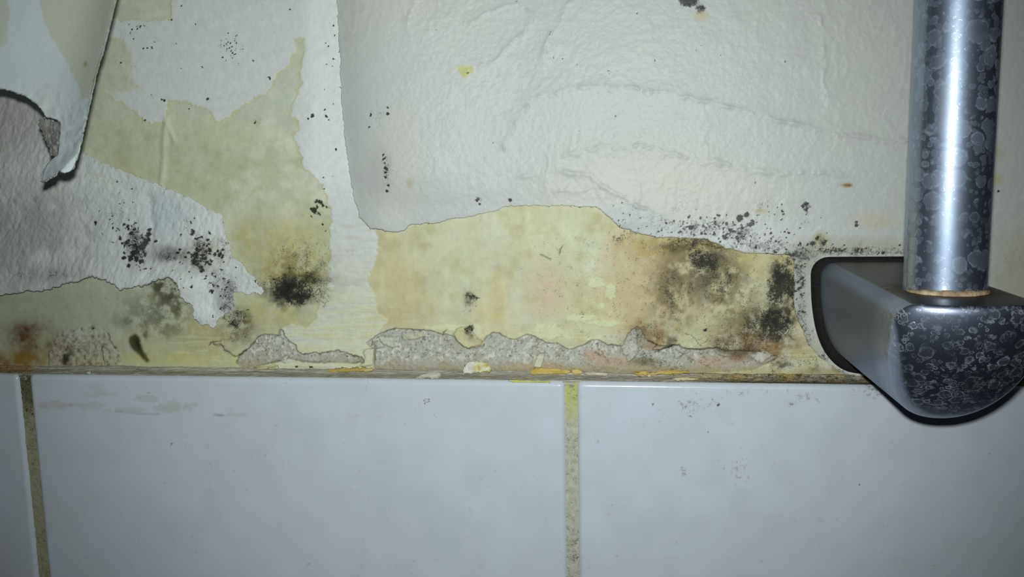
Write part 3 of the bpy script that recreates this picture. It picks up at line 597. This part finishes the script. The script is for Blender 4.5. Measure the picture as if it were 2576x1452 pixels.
def scrap_look(u, v, s):
    n3 = fbm(u, v, 9, 171)
    col = np.zeros(u.shape + (3,)) + S(184, 182, 178); col = mixc(col, (206, 205, 200), .3 + n3)
    return {'Col': col, 'mould': .2 + 0 * u}, 5 * n3
sp = sheet('torn_layer', [(96, 296), (118, 300), (152, 312), (156, 350), (150, 388), (138, 394), (126, 384), (120, 364), (106, 345), (102, 322)], scrap_h, scrap_look, m_leftpaper, 2.0, (5, 12, 3, 5), .0003, seed=172)
under(sp, fp)['label'] = 'grey torn under-layer of the flap'

# ------------------------------------------------------------------ loose paint flakes
def flake(poly, h, c, c2, label, mould=.12, seed=1, lift=0.0, t=4, rag=(3, 8, 1.6, 4)):
    P = np.array(poly, float); cx, cy = P.mean(0)
    def hf(u, v): return h + lift * np.clip((v - cy) / 12, -1, 1) + 0 * u
    def lk(u, v, s):
        n = fbm(u / 3, v, 7, seed + 300); col = np.zeros(u.shape + (3,)) + S(*c); col = mixc(col, c2, np.clip(.35 + 1.5 * n, 0, 1))
        if seed == 4:
            col = mixc(col, (214, 212, 206), sstep(1196, 1186, u + 8 * n)); col = mixc(col, (192, 172, 72), blob(u, v, 1200, 927, 14, 7) + blob(u, v, 1226, 920, 10, 4)); col = mixc(col, (226, 226, 206), np.clip(fbm(u, v, 9, 77) * 2, 0, 1) * .6)
        col = mixc(col, (120, 108, 70), np.exp(-(s / 1.5) ** 2) * .35)
        return {'Col': col, 'mould': mould + 0 * u}, (5 * fbm(u, v, 11, 78, 2) if seed == 4 else 1.2 * n)
    o = sheet('paint_flake', poly, hf, lk, m_flake, 1.6, rag, t * PX, seed=seed + 200)
    return tag(o, label, 'paint flake', 'paint flakes along the top of the tiles')
flake([(1336, 929), (1360, 927), (1430, 930), (1437, 934), (1431, 940), (1380, 942), (1332, 941)], 24, (190, 164, 74), (204, 182, 100), 'bright ochre paint flake just left of the upright grout joint', seed=1)
flake([(1438, 928), (1452, 928), (1466, 936), (1462, 942), (1446, 943), (1440, 938)], 24, (192, 168, 78), (208, 194, 130), 'short ochre paint flake right above the upright grout joint', seed=2)
flake([(1278, 957), (1330, 958), (1385, 960), (1380, 963), (1330, 962), (1290, 962)], 62, (206, 208, 92), (226, 224, 130), 'thin lemon yellow paint sliver lying over the top of the middle tile', seed=3, rag=(1.2, 8, .6, 4))
flake([(1172, 914), (1182, 908), (1196, 911), (1212, 909), (1226, 917), (1236, 926), (1230, 934), (1214, 936), (1196, 937), (1182, 941), (1172, 938), (1164, 940), (1168, 926)], 22, (214, 216, 186), (206, 204, 110), 'crumpled cream and yellow paint chip at the foot of the grey plaster', seed=4, lift=4)
flake([(1042, 950), (1060, 944), (1075, 938), (1095, 935), (1112, 942), (1100, 950), (1085, 951), (1078, 947), (1065, 949)], 44, (192, 190, 178), (206, 204, 194), 'grey white paint flake hanging over the mortar ledge', seed=5, lift=10)
flake([(1344, 923), (1350, 898), (1358, 890), (1370, 890), (1366, 910), (1360, 925)], 4, (206, 206, 180), (196, 198, 172), 'upright pale cream paint strip on the grey plaster', seed=6, rag=(1.2, 8, .6, 4))
flake([(822, 931), (850, 927), (895, 927), (936, 925), (940, 930), (932, 934), (870, 935), (824, 936)], 24, (184, 160, 80), (198, 190, 134), 'ochre paint flake under the white brushed strip of wall', seed=7)
flake([(1595, 940), (1612, 934), (1625, 934), (1635, 939), (1660, 934), (1690, 932), (1735, 935), (1730, 940), (1690, 942), (1640, 944), (1600, 944)], 24, (178, 150, 68), (198, 176, 96), 'longest ochre paint flake, below the pink patch of plaster', seed=8)
flake([(1466, 938), (1490, 936), (1530, 940), (1528, 944), (1480, 945)], 26, (204, 200, 184), (186, 178, 160), 'whitish paint flake beside the ochre one right of the joint', seed=9, rag=(1.2, 8, .6, 4))
flake([(216, 936), (224, 934), (232, 936), (232, 942), (222, 943)], 50, (184, 190, 190), (196, 200, 198), 'tiny white paint crumb on the ledge over the left tile', seed=10, rag=(1.2, 8, .6, 4))
flake([(1628, 944), (1638, 942), (1636, 948), (1630, 949)], 24, (220, 206, 160), (226, 216, 180), 'tiny cream paint crumb below the longest ochre flake', seed=11, rag=(1, 8, .6, 4))
flake([(1066, 1003), (1076, 1002), (1080, 1008), (1076, 1014), (1068, 1014)], 62, (190, 194, 200), (200, 204, 208), 'small pale paint crumb stuck on the face of the middle tile', seed=12, rag=(1, 8, .6, 4))
flake([(1690, 952), (1720, 950), (1760, 953), (1740, 957), (1700, 957)], 44, (196, 184, 138), (206, 196, 160), 'beige paint sliver on the dark end of the ledge', seed=13, rag=(1.4, 8, .6, 4))
flake([(640, 926), (690, 918), (700, 920), (660, 930)], 14, (208, 206, 168), (196, 190, 140), 'cream paint sliver peeling under the left grey plaster patch', seed=14, rag=(1.4, 8, .6, 4))

# ------------------------------------------------------------------ the chrome rail
def metal_mat(name, col, rough, scale_amt, cells, film_amt, side=None, tint=(.62, .66, .74), keep_=.2, fill_=.3, ringw=.06, patch_=(2.2, -.45), haze=0, lime_metal=.0):
    """chrome under dried water marks: rings and spots of lime, brushed and duller where 'front' is 0"""
    m, nt, b = nm(name)
    tc = nd(nt, 'ShaderNodeTexCoord').outputs['Object']
    fr = nd(nt, 'ShaderNodeAttribute', attribute_name='front').outputs['Fac']
    wv = nd(nt, 'ShaderNodeVectorMath', operation='ADD')
    nz = nd(nt, 'ShaderNodeTexNoise'); nz.inputs['Scale'].default_value = 1 / (12 * PX); nz.inputs['Detail'].default_value = 2; nt.links.new(tc, nz.inputs['Vector'])
    sc_ = nd(nt, 'ShaderNodeVectorMath', operation='SCALE'); sc_.inputs['Scale'].default_value = 10 * PX; nt.links.new(nz.outputs['Color'], sc_.inputs[0])
    nt.links.new(tc, wv.inputs[0]); nt.links.new(sc_.outputs[0], wv.inputs[1])
    rings = None
    for cs, amt in cells:
        vo = nd(nt, 'ShaderNodeTexVoronoi', feature='F1'); vo.inputs['Scale'].default_value = 1 / (cs * PX); vo.inputs['Randomness'].default_value = 1
        nt.links.new(wv.outputs[0], vo.inputs['Vector'])
        sep = nd(nt, 'ShaderNodeSeparateColor'); nt.links.new(vo.outputs['Color'], sep.inputs[0])
        rad = math_(nt, 'MULTIPLY_ADD', sep.outputs[0], .30, .20)
        dd = math_(nt, 'ABSOLUTE', math_(nt, 'SUBTRACT', vo.outputs['Distance'], rad))
        ring = math_(nt, 'SUBTRACT', 1.0, math_(nt, 'DIVIDE', dd, ringw), clamp=True)
        ring = math_(nt, 'MULTIPLY', ring, math_(nt, 'MULTIPLY_ADD', noise(nt, tc, 1 / (9 * PX), 2), 2.6, -.6, clamp=True))
        fill = math_(nt, 'MULTIPLY', math_(nt, 'LESS_THAN', vo.outputs['Distance'], rad), fill_)
        keep = math_(nt, 'GREATER_THAN', sep.outputs[1], keep_)
        r_ = math_(nt, 'MULTIPLY', math_(nt, 'MULTIPLY', math_(nt, 'MAXIMUM', ring, fill), keep), amt)
        rings = r_ if rings is None else math_(nt, 'MAXIMUM', rings, r_)
    patch = math_(nt, 'MULTIPLY_ADD', noise(nt, tc, 1 / (60 * PX), 3), patch_[0], patch_[1], clamp=True)
    rings = math_(nt, 'MULTIPLY', math_(nt, 'MULTIPLY', rings, patch), math_(nt, 'MULTIPLY', fr, scale_amt))
    film = math_(nt, 'MULTIPLY', noise(nt, tc, 1 / (7 * PX), 4, .7), film_amt)
    dfac = math_(nt, 'MAXIMUM', rings, film)
    dif = nd(nt, 'ShaderNodeBsdfPrincipled'); dif.inputs['Base Color'].default_value = (*tint, 1); dif.inputs['Roughness'].default_value = .42; dif.inputs['Metallic'].default_value = lime_metal
    b.inputs['Metallic'].default_value = 1; b.inputs['Base Color'].default_value = (*col, 1)
    rn = math_(nt, 'MULTIPLY_ADD', noise(nt, tc, 1 / (30 * PX), 3), .10, rough - .05)
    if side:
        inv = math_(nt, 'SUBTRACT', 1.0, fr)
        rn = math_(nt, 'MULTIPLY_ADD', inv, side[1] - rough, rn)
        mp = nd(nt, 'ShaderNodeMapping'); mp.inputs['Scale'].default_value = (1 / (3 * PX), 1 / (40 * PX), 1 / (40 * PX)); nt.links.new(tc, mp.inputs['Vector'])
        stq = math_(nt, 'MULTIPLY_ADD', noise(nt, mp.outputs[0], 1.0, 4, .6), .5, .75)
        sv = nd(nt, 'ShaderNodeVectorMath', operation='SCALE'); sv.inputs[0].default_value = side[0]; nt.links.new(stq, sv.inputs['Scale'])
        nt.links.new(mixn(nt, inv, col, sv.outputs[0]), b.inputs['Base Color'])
    nt.links.new(rn, b.inputs['Roughness'])
    bp = nd(nt, 'ShaderNodeBump'); bp.inputs['Strength'].default_value = .5; bp.inputs['Distance'].default_value = 1.0 * PX; nt.links.new(rings, bp.inputs['Height']); nt.links.new(bp.outputs[0], b.inputs['Normal'])
    base = b.outputs[0]
    if haze:
        gl = nd(nt, 'ShaderNodeBsdfAnisotropic'); gl.inputs['Color'].default_value = (col[0] * .9, col[1] * 1.0, col[2] * 1.22, 1); gl.inputs['Roughness'].default_value = .47
        hz = nd(nt, 'ShaderNodeMixShader'); hz.inputs[0].default_value = haze; nt.links.new(base, hz.inputs[1]); nt.links.new(gl.outputs[0], hz.inputs[2]); base = hz.outputs[0]
    mx = nd(nt, 'ShaderNodeMixShader'); nt.links.new(dfac, mx.inputs[0]); nt.links.new(base, mx.inputs[1]); nt.links.new(dif.outputs[0], mx.inputs[2])
    nt.links.new(mx.outputs[0], nt.nodes['Material Output'].inputs['Surface'])
    return m
m_tube = metal_mat('limescaled_chrome_tube', (.33, .36, .40), .11, .50, ((40, 1.0), (24, .9), (13, .7)), .05, keep_=.16, fill_=.40, ringw=.085, tint=(.52, .60, .76), patch_=(2.0, -.2), haze=.62, lime_metal=.3)
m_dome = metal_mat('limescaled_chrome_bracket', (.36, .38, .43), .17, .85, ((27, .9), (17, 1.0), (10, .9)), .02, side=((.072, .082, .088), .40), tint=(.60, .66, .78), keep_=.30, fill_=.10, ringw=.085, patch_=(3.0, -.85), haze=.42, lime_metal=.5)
def top_mat(cx, cy, r0):
    """tarnished top of the bracket, brown with rust close to the tube"""
    m, nt, b = nm('tarnished_bracket_top'); tc = nd(nt, 'ShaderNodeTexCoord').outputs['Object']
    sp_ = nd(nt, 'ShaderNodeSeparateXYZ'); nt.links.new(tc, sp_.inputs[0])
    dx = math_(nt, 'SUBTRACT', sp_.outputs[0], cx); dy = math_(nt, 'SUBTRACT', sp_.outputs[1], cy)
    d = math_(nt, 'SQRT', math_(nt, 'ADD', math_(nt, 'MULTIPLY', dx, dx), math_(nt, 'MULTIPLY', dy, dy)))
    n = noise(nt, tc, 1 / (22 * PX), 4, .6)
    f = math_(nt, 'MULTIPLY_ADD', math_(nt, 'SUBTRACT', d, r0), -1 / .0034, math_(nt, 'MULTIPLY_ADD', n, 3.6, -.25), clamp=True)
    n2 = noise(nt, tc, 1 / (70 * PX), 4, .6)
    c = mixn(nt, n2, (.035, .036, .034), (.12, .12, .115))
    nt.links.new(mixn(nt, f, c, (.040, .018, .007)), b.inputs['Base Color'])
    nt.links.new(math_(nt, 'MULTIPLY_ADD', f, -.9, .9), b.inputs['Metallic'])
    b.inputs['Roughness'].default_value = .45; b.inputs['Specular IOR Level'].default_value = .15
    return m
def plain(name, col, rough, bump=None, col2=None, sz=8):
    m, nt, b = nm(name); tc = nd(nt, 'ShaderNodeTexCoord').outputs['Object']
    n = noise(nt, tc, 1 / (sz * PX), 4, .65)
    f = math_(nt, 'MULTIPLY_ADD', n, 3, -1, clamp=True)
    nt.links.new(mixn(nt, f, tuple(col), tuple(col2 or col)), b.inputs['Base Color']); b.inputs['Roughness'].default_value = rough
    if bump:
        bp = nd(nt, 'ShaderNodeBump'); bp.inputs['Distance'].default_value = bump * PX; nt.links.new(n, bp.inputs['Height']); nt.links.new(bp.outputs[0], b.inputs['Normal'])
    return m
m_gasket = plain('black_rubber', (.010, .010, .010), .8, 1.5, (.022, .021, .02), 6)
m_gasket.node_tree.nodes['Principled BSDF'].inputs['Specular IOR Level'].default_value = .12
m_seal = plain('old_sealant', tuple(S(206, 190, 162)), .7, 2, tuple(S(120, 84, 50)), 34)

cx0, z0 = onwall(GASKET_X, TOPV)
rail = bpy.data.objects.new('towel_rail', None); sc.collection.objects.link(rail); rail.location = (cx0, 0, z0)
tag(rail, 'upright chrome towel rail spotted with limescale in a domed wall bracket', 'towel rail')
w, bb = cx0 - onwall(2053, 760)[0], z0 - onwall(GASKET_X, 908)[1]
def outline(w, b, rho, n=2.75, k=40):
    """half width w, depth b downwards from a flat top, top corners rounded by rho"""
    pts = [(x, 0.0) for x in np.linspace(0, -(w - rho), 9)]
    pts += [(-(w - rho) - rho * math.sin(t), -rho + rho * math.cos(t)) for t in np.linspace(0, math.pi / 2, 7)[1:]]
    th = math.asin(min(1, (rho / b) ** (n / 2)))
    for t in np.linspace(th, math.pi / 2, k)[1:]:
        pts.append((-w * max(0, math.cos(t)) ** (2 / n), -b * math.sin(t) ** (2 / n)))
    full = pts + [(-x, y) for x, y in pts[::-1][1:-1]]
    return full
def loft(rings, closed_front=True, closed_back=True):
    bm = bmesh.new(); vr = []
    for pts in rings: vr.append([bm.verts.new(p) for p in pts])
    n = len(vr[0])
    for a, b_ in zip(vr[:-1], vr[1:]):
        for i in range(n): bm.faces.new((a[i], a[(i + 1) % n], b_[(i + 1) % n], b_[i]))
    if closed_back: bm.faces.new(vr[0])
    if closed_front: bm.faces.new(vr[-1])
    return bm
hm, RA, fil = .313 * D, 215 * PX, 7 * PX
rho = 36 * PX
def hfront(x, y):                                # bowed in plan, falling back towards the bottom
    return hm - (RA - math.sqrt(RA * RA - x * x)) - .080 * D * (abs(y) / bb) ** 2.0
back_, front_ = outline(w, bb, rho), outline(w * 1.03, bb, rho, 2.25); rings = []; fr = []
def filf(y): return fil * (1 + 4.2 * min(1, (abs(y) / bb) / .35) ** 1.5)      # crisp at the top, rounder at the sides and bottom
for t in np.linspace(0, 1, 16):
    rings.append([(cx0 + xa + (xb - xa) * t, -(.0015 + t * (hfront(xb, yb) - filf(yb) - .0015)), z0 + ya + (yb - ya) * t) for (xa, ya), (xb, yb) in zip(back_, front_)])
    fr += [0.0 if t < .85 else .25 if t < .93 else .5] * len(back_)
yc = -.42 * bb
for sc_ in list(1 - .16 * (1 - np.cos(np.linspace(0, math.pi / 2, 12)[1:]))) + list(np.linspace(.84, .03, 20)[1:]):
    q = max(0.0, (sc_ - .84) / .16); ring = []
    for x, y in front_:
        X_, Y_ = x * sc_, yc + (y - yc) * sc_
        ring.append((cx0 + X_, -(hfront(X_, Y_) - filf(y) * (1 - math.sqrt(max(0, 1 - q * q)))), z0 + Y_))
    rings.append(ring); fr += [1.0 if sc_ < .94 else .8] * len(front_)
bm = loft(rings)
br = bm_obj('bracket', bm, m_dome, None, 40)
me = br.data; nv = len(me.vertices); fr = np.array(fr[:nv]); cc = np.zeros(nv * 3); me.vertices.foreach_get('co', cc); cc = cc.reshape(-1, 3)
me.attributes.new('front', 'FLOAT', 'POINT').data.foreach_set('value', fr.astype(np.float32))
HB = .226 * D; RB = 0.0080
me.materials.append(top_mat(cx0, -HB, RB))
for p in me.polygons:
    if p.normal.z > .97 and abs(p.center.z - z0) < 2e-4: p.material_index = 1
under(br, rail)
# back gasket
gw, gb = cx0 - onwall(2036, 760)[0], z0 - onwall(GASKET_X, 946)[1]
rg = []
for h, k in ((.0003, 0), (.0022, 0), (.0030, -.0004), (.0034, -.0010), (.0034, -.0016)):
    rg.append([(cx0 + x, -h, z0 + .0011 + y) for x, y in outline(gw + k, gb + 2 * k, 42 * PX)])
    rg[-1] = [(p[0], p[1], p[2] + k) for p in rg[-1]]
gk = bm_obj('gasket', loft(rg), m_gasket, None, 50); under(gk, br); gk['label'] = 'black rubber gasket behind the bracket'
gk.parent = br; gk.matrix_parent_inverse = Matrix.Identity(4)
# tube
bm = bmesh.new(); n = 96; prev = None
prof = [(RB - .0012, -.004), (RB, -.003)] + [(RB, z) for z in np.linspace(.0, .42, 40)] + [(RB - .0012, .421)]
for r_, z_ in prof:
    ring = [bm.verts.new((cx0 + r_ * math.cos(2 * math.pi * i / n), -HB + r_ * math.sin(2 * math.pi * i / n), z0 + z_)) for i in range(n)]
    if prev:
        for i in range(n): bm.faces.new((prev[i], prev[(i + 1) % n], ring[(i + 1) % n], ring[i]))
    else: bm.faces.new(ring)
    prev = ring
bm.faces.new(prev)
tb = bm_obj('tube', bm, m_tube, None, 40); under(tb, rail)
tb.data.attributes.new('front', 'FLOAT', 'POINT').data.foreach_set('value', np.ones(len(tb.data.vertices), np.float32))
# sealant bead
bm = bmesh.new(); n, k = 72, 10; vr = []
rnd = random.Random(4)
for i in range(n):
    f_ = i / (n - 1); a = math.radians(-168 + 150 * f_)
    rr_ = .00105 * (.12 + .88 * math.sin(math.pi * f_) ** .7) * (1 + .14 * math.sin(31 * f_ + 1) + .12 * rnd.random()); row = []
    for j in range(k):
        b_ = 2 * math.pi * j / k
        row.append(bm.verts.new((cx0 + (RB + .0002 + rr_ * math.cos(b_)) * math.cos(a), -HB + (RB + .0002 + rr_ * math.cos(b_)) * math.sin(a), z0 + .0002 + rr_ * .75 * math.sin(b_))))
    vr.append(row)
for i in range(n - 1):
    for j in range(k): bm.faces.new((vr[i][j], vr[i + 1][j], vr[i + 1][(j + 1) % k], vr[i][(j + 1) % k]))
bm.faces.new(vr[0]); bm.faces.new(vr[-1])
sl = bm_obj('sealant_bead', bm, m_seal, None, 180); under(sl, rail); sl['label'] = 'tan crumbling sealant at the foot of the tube'
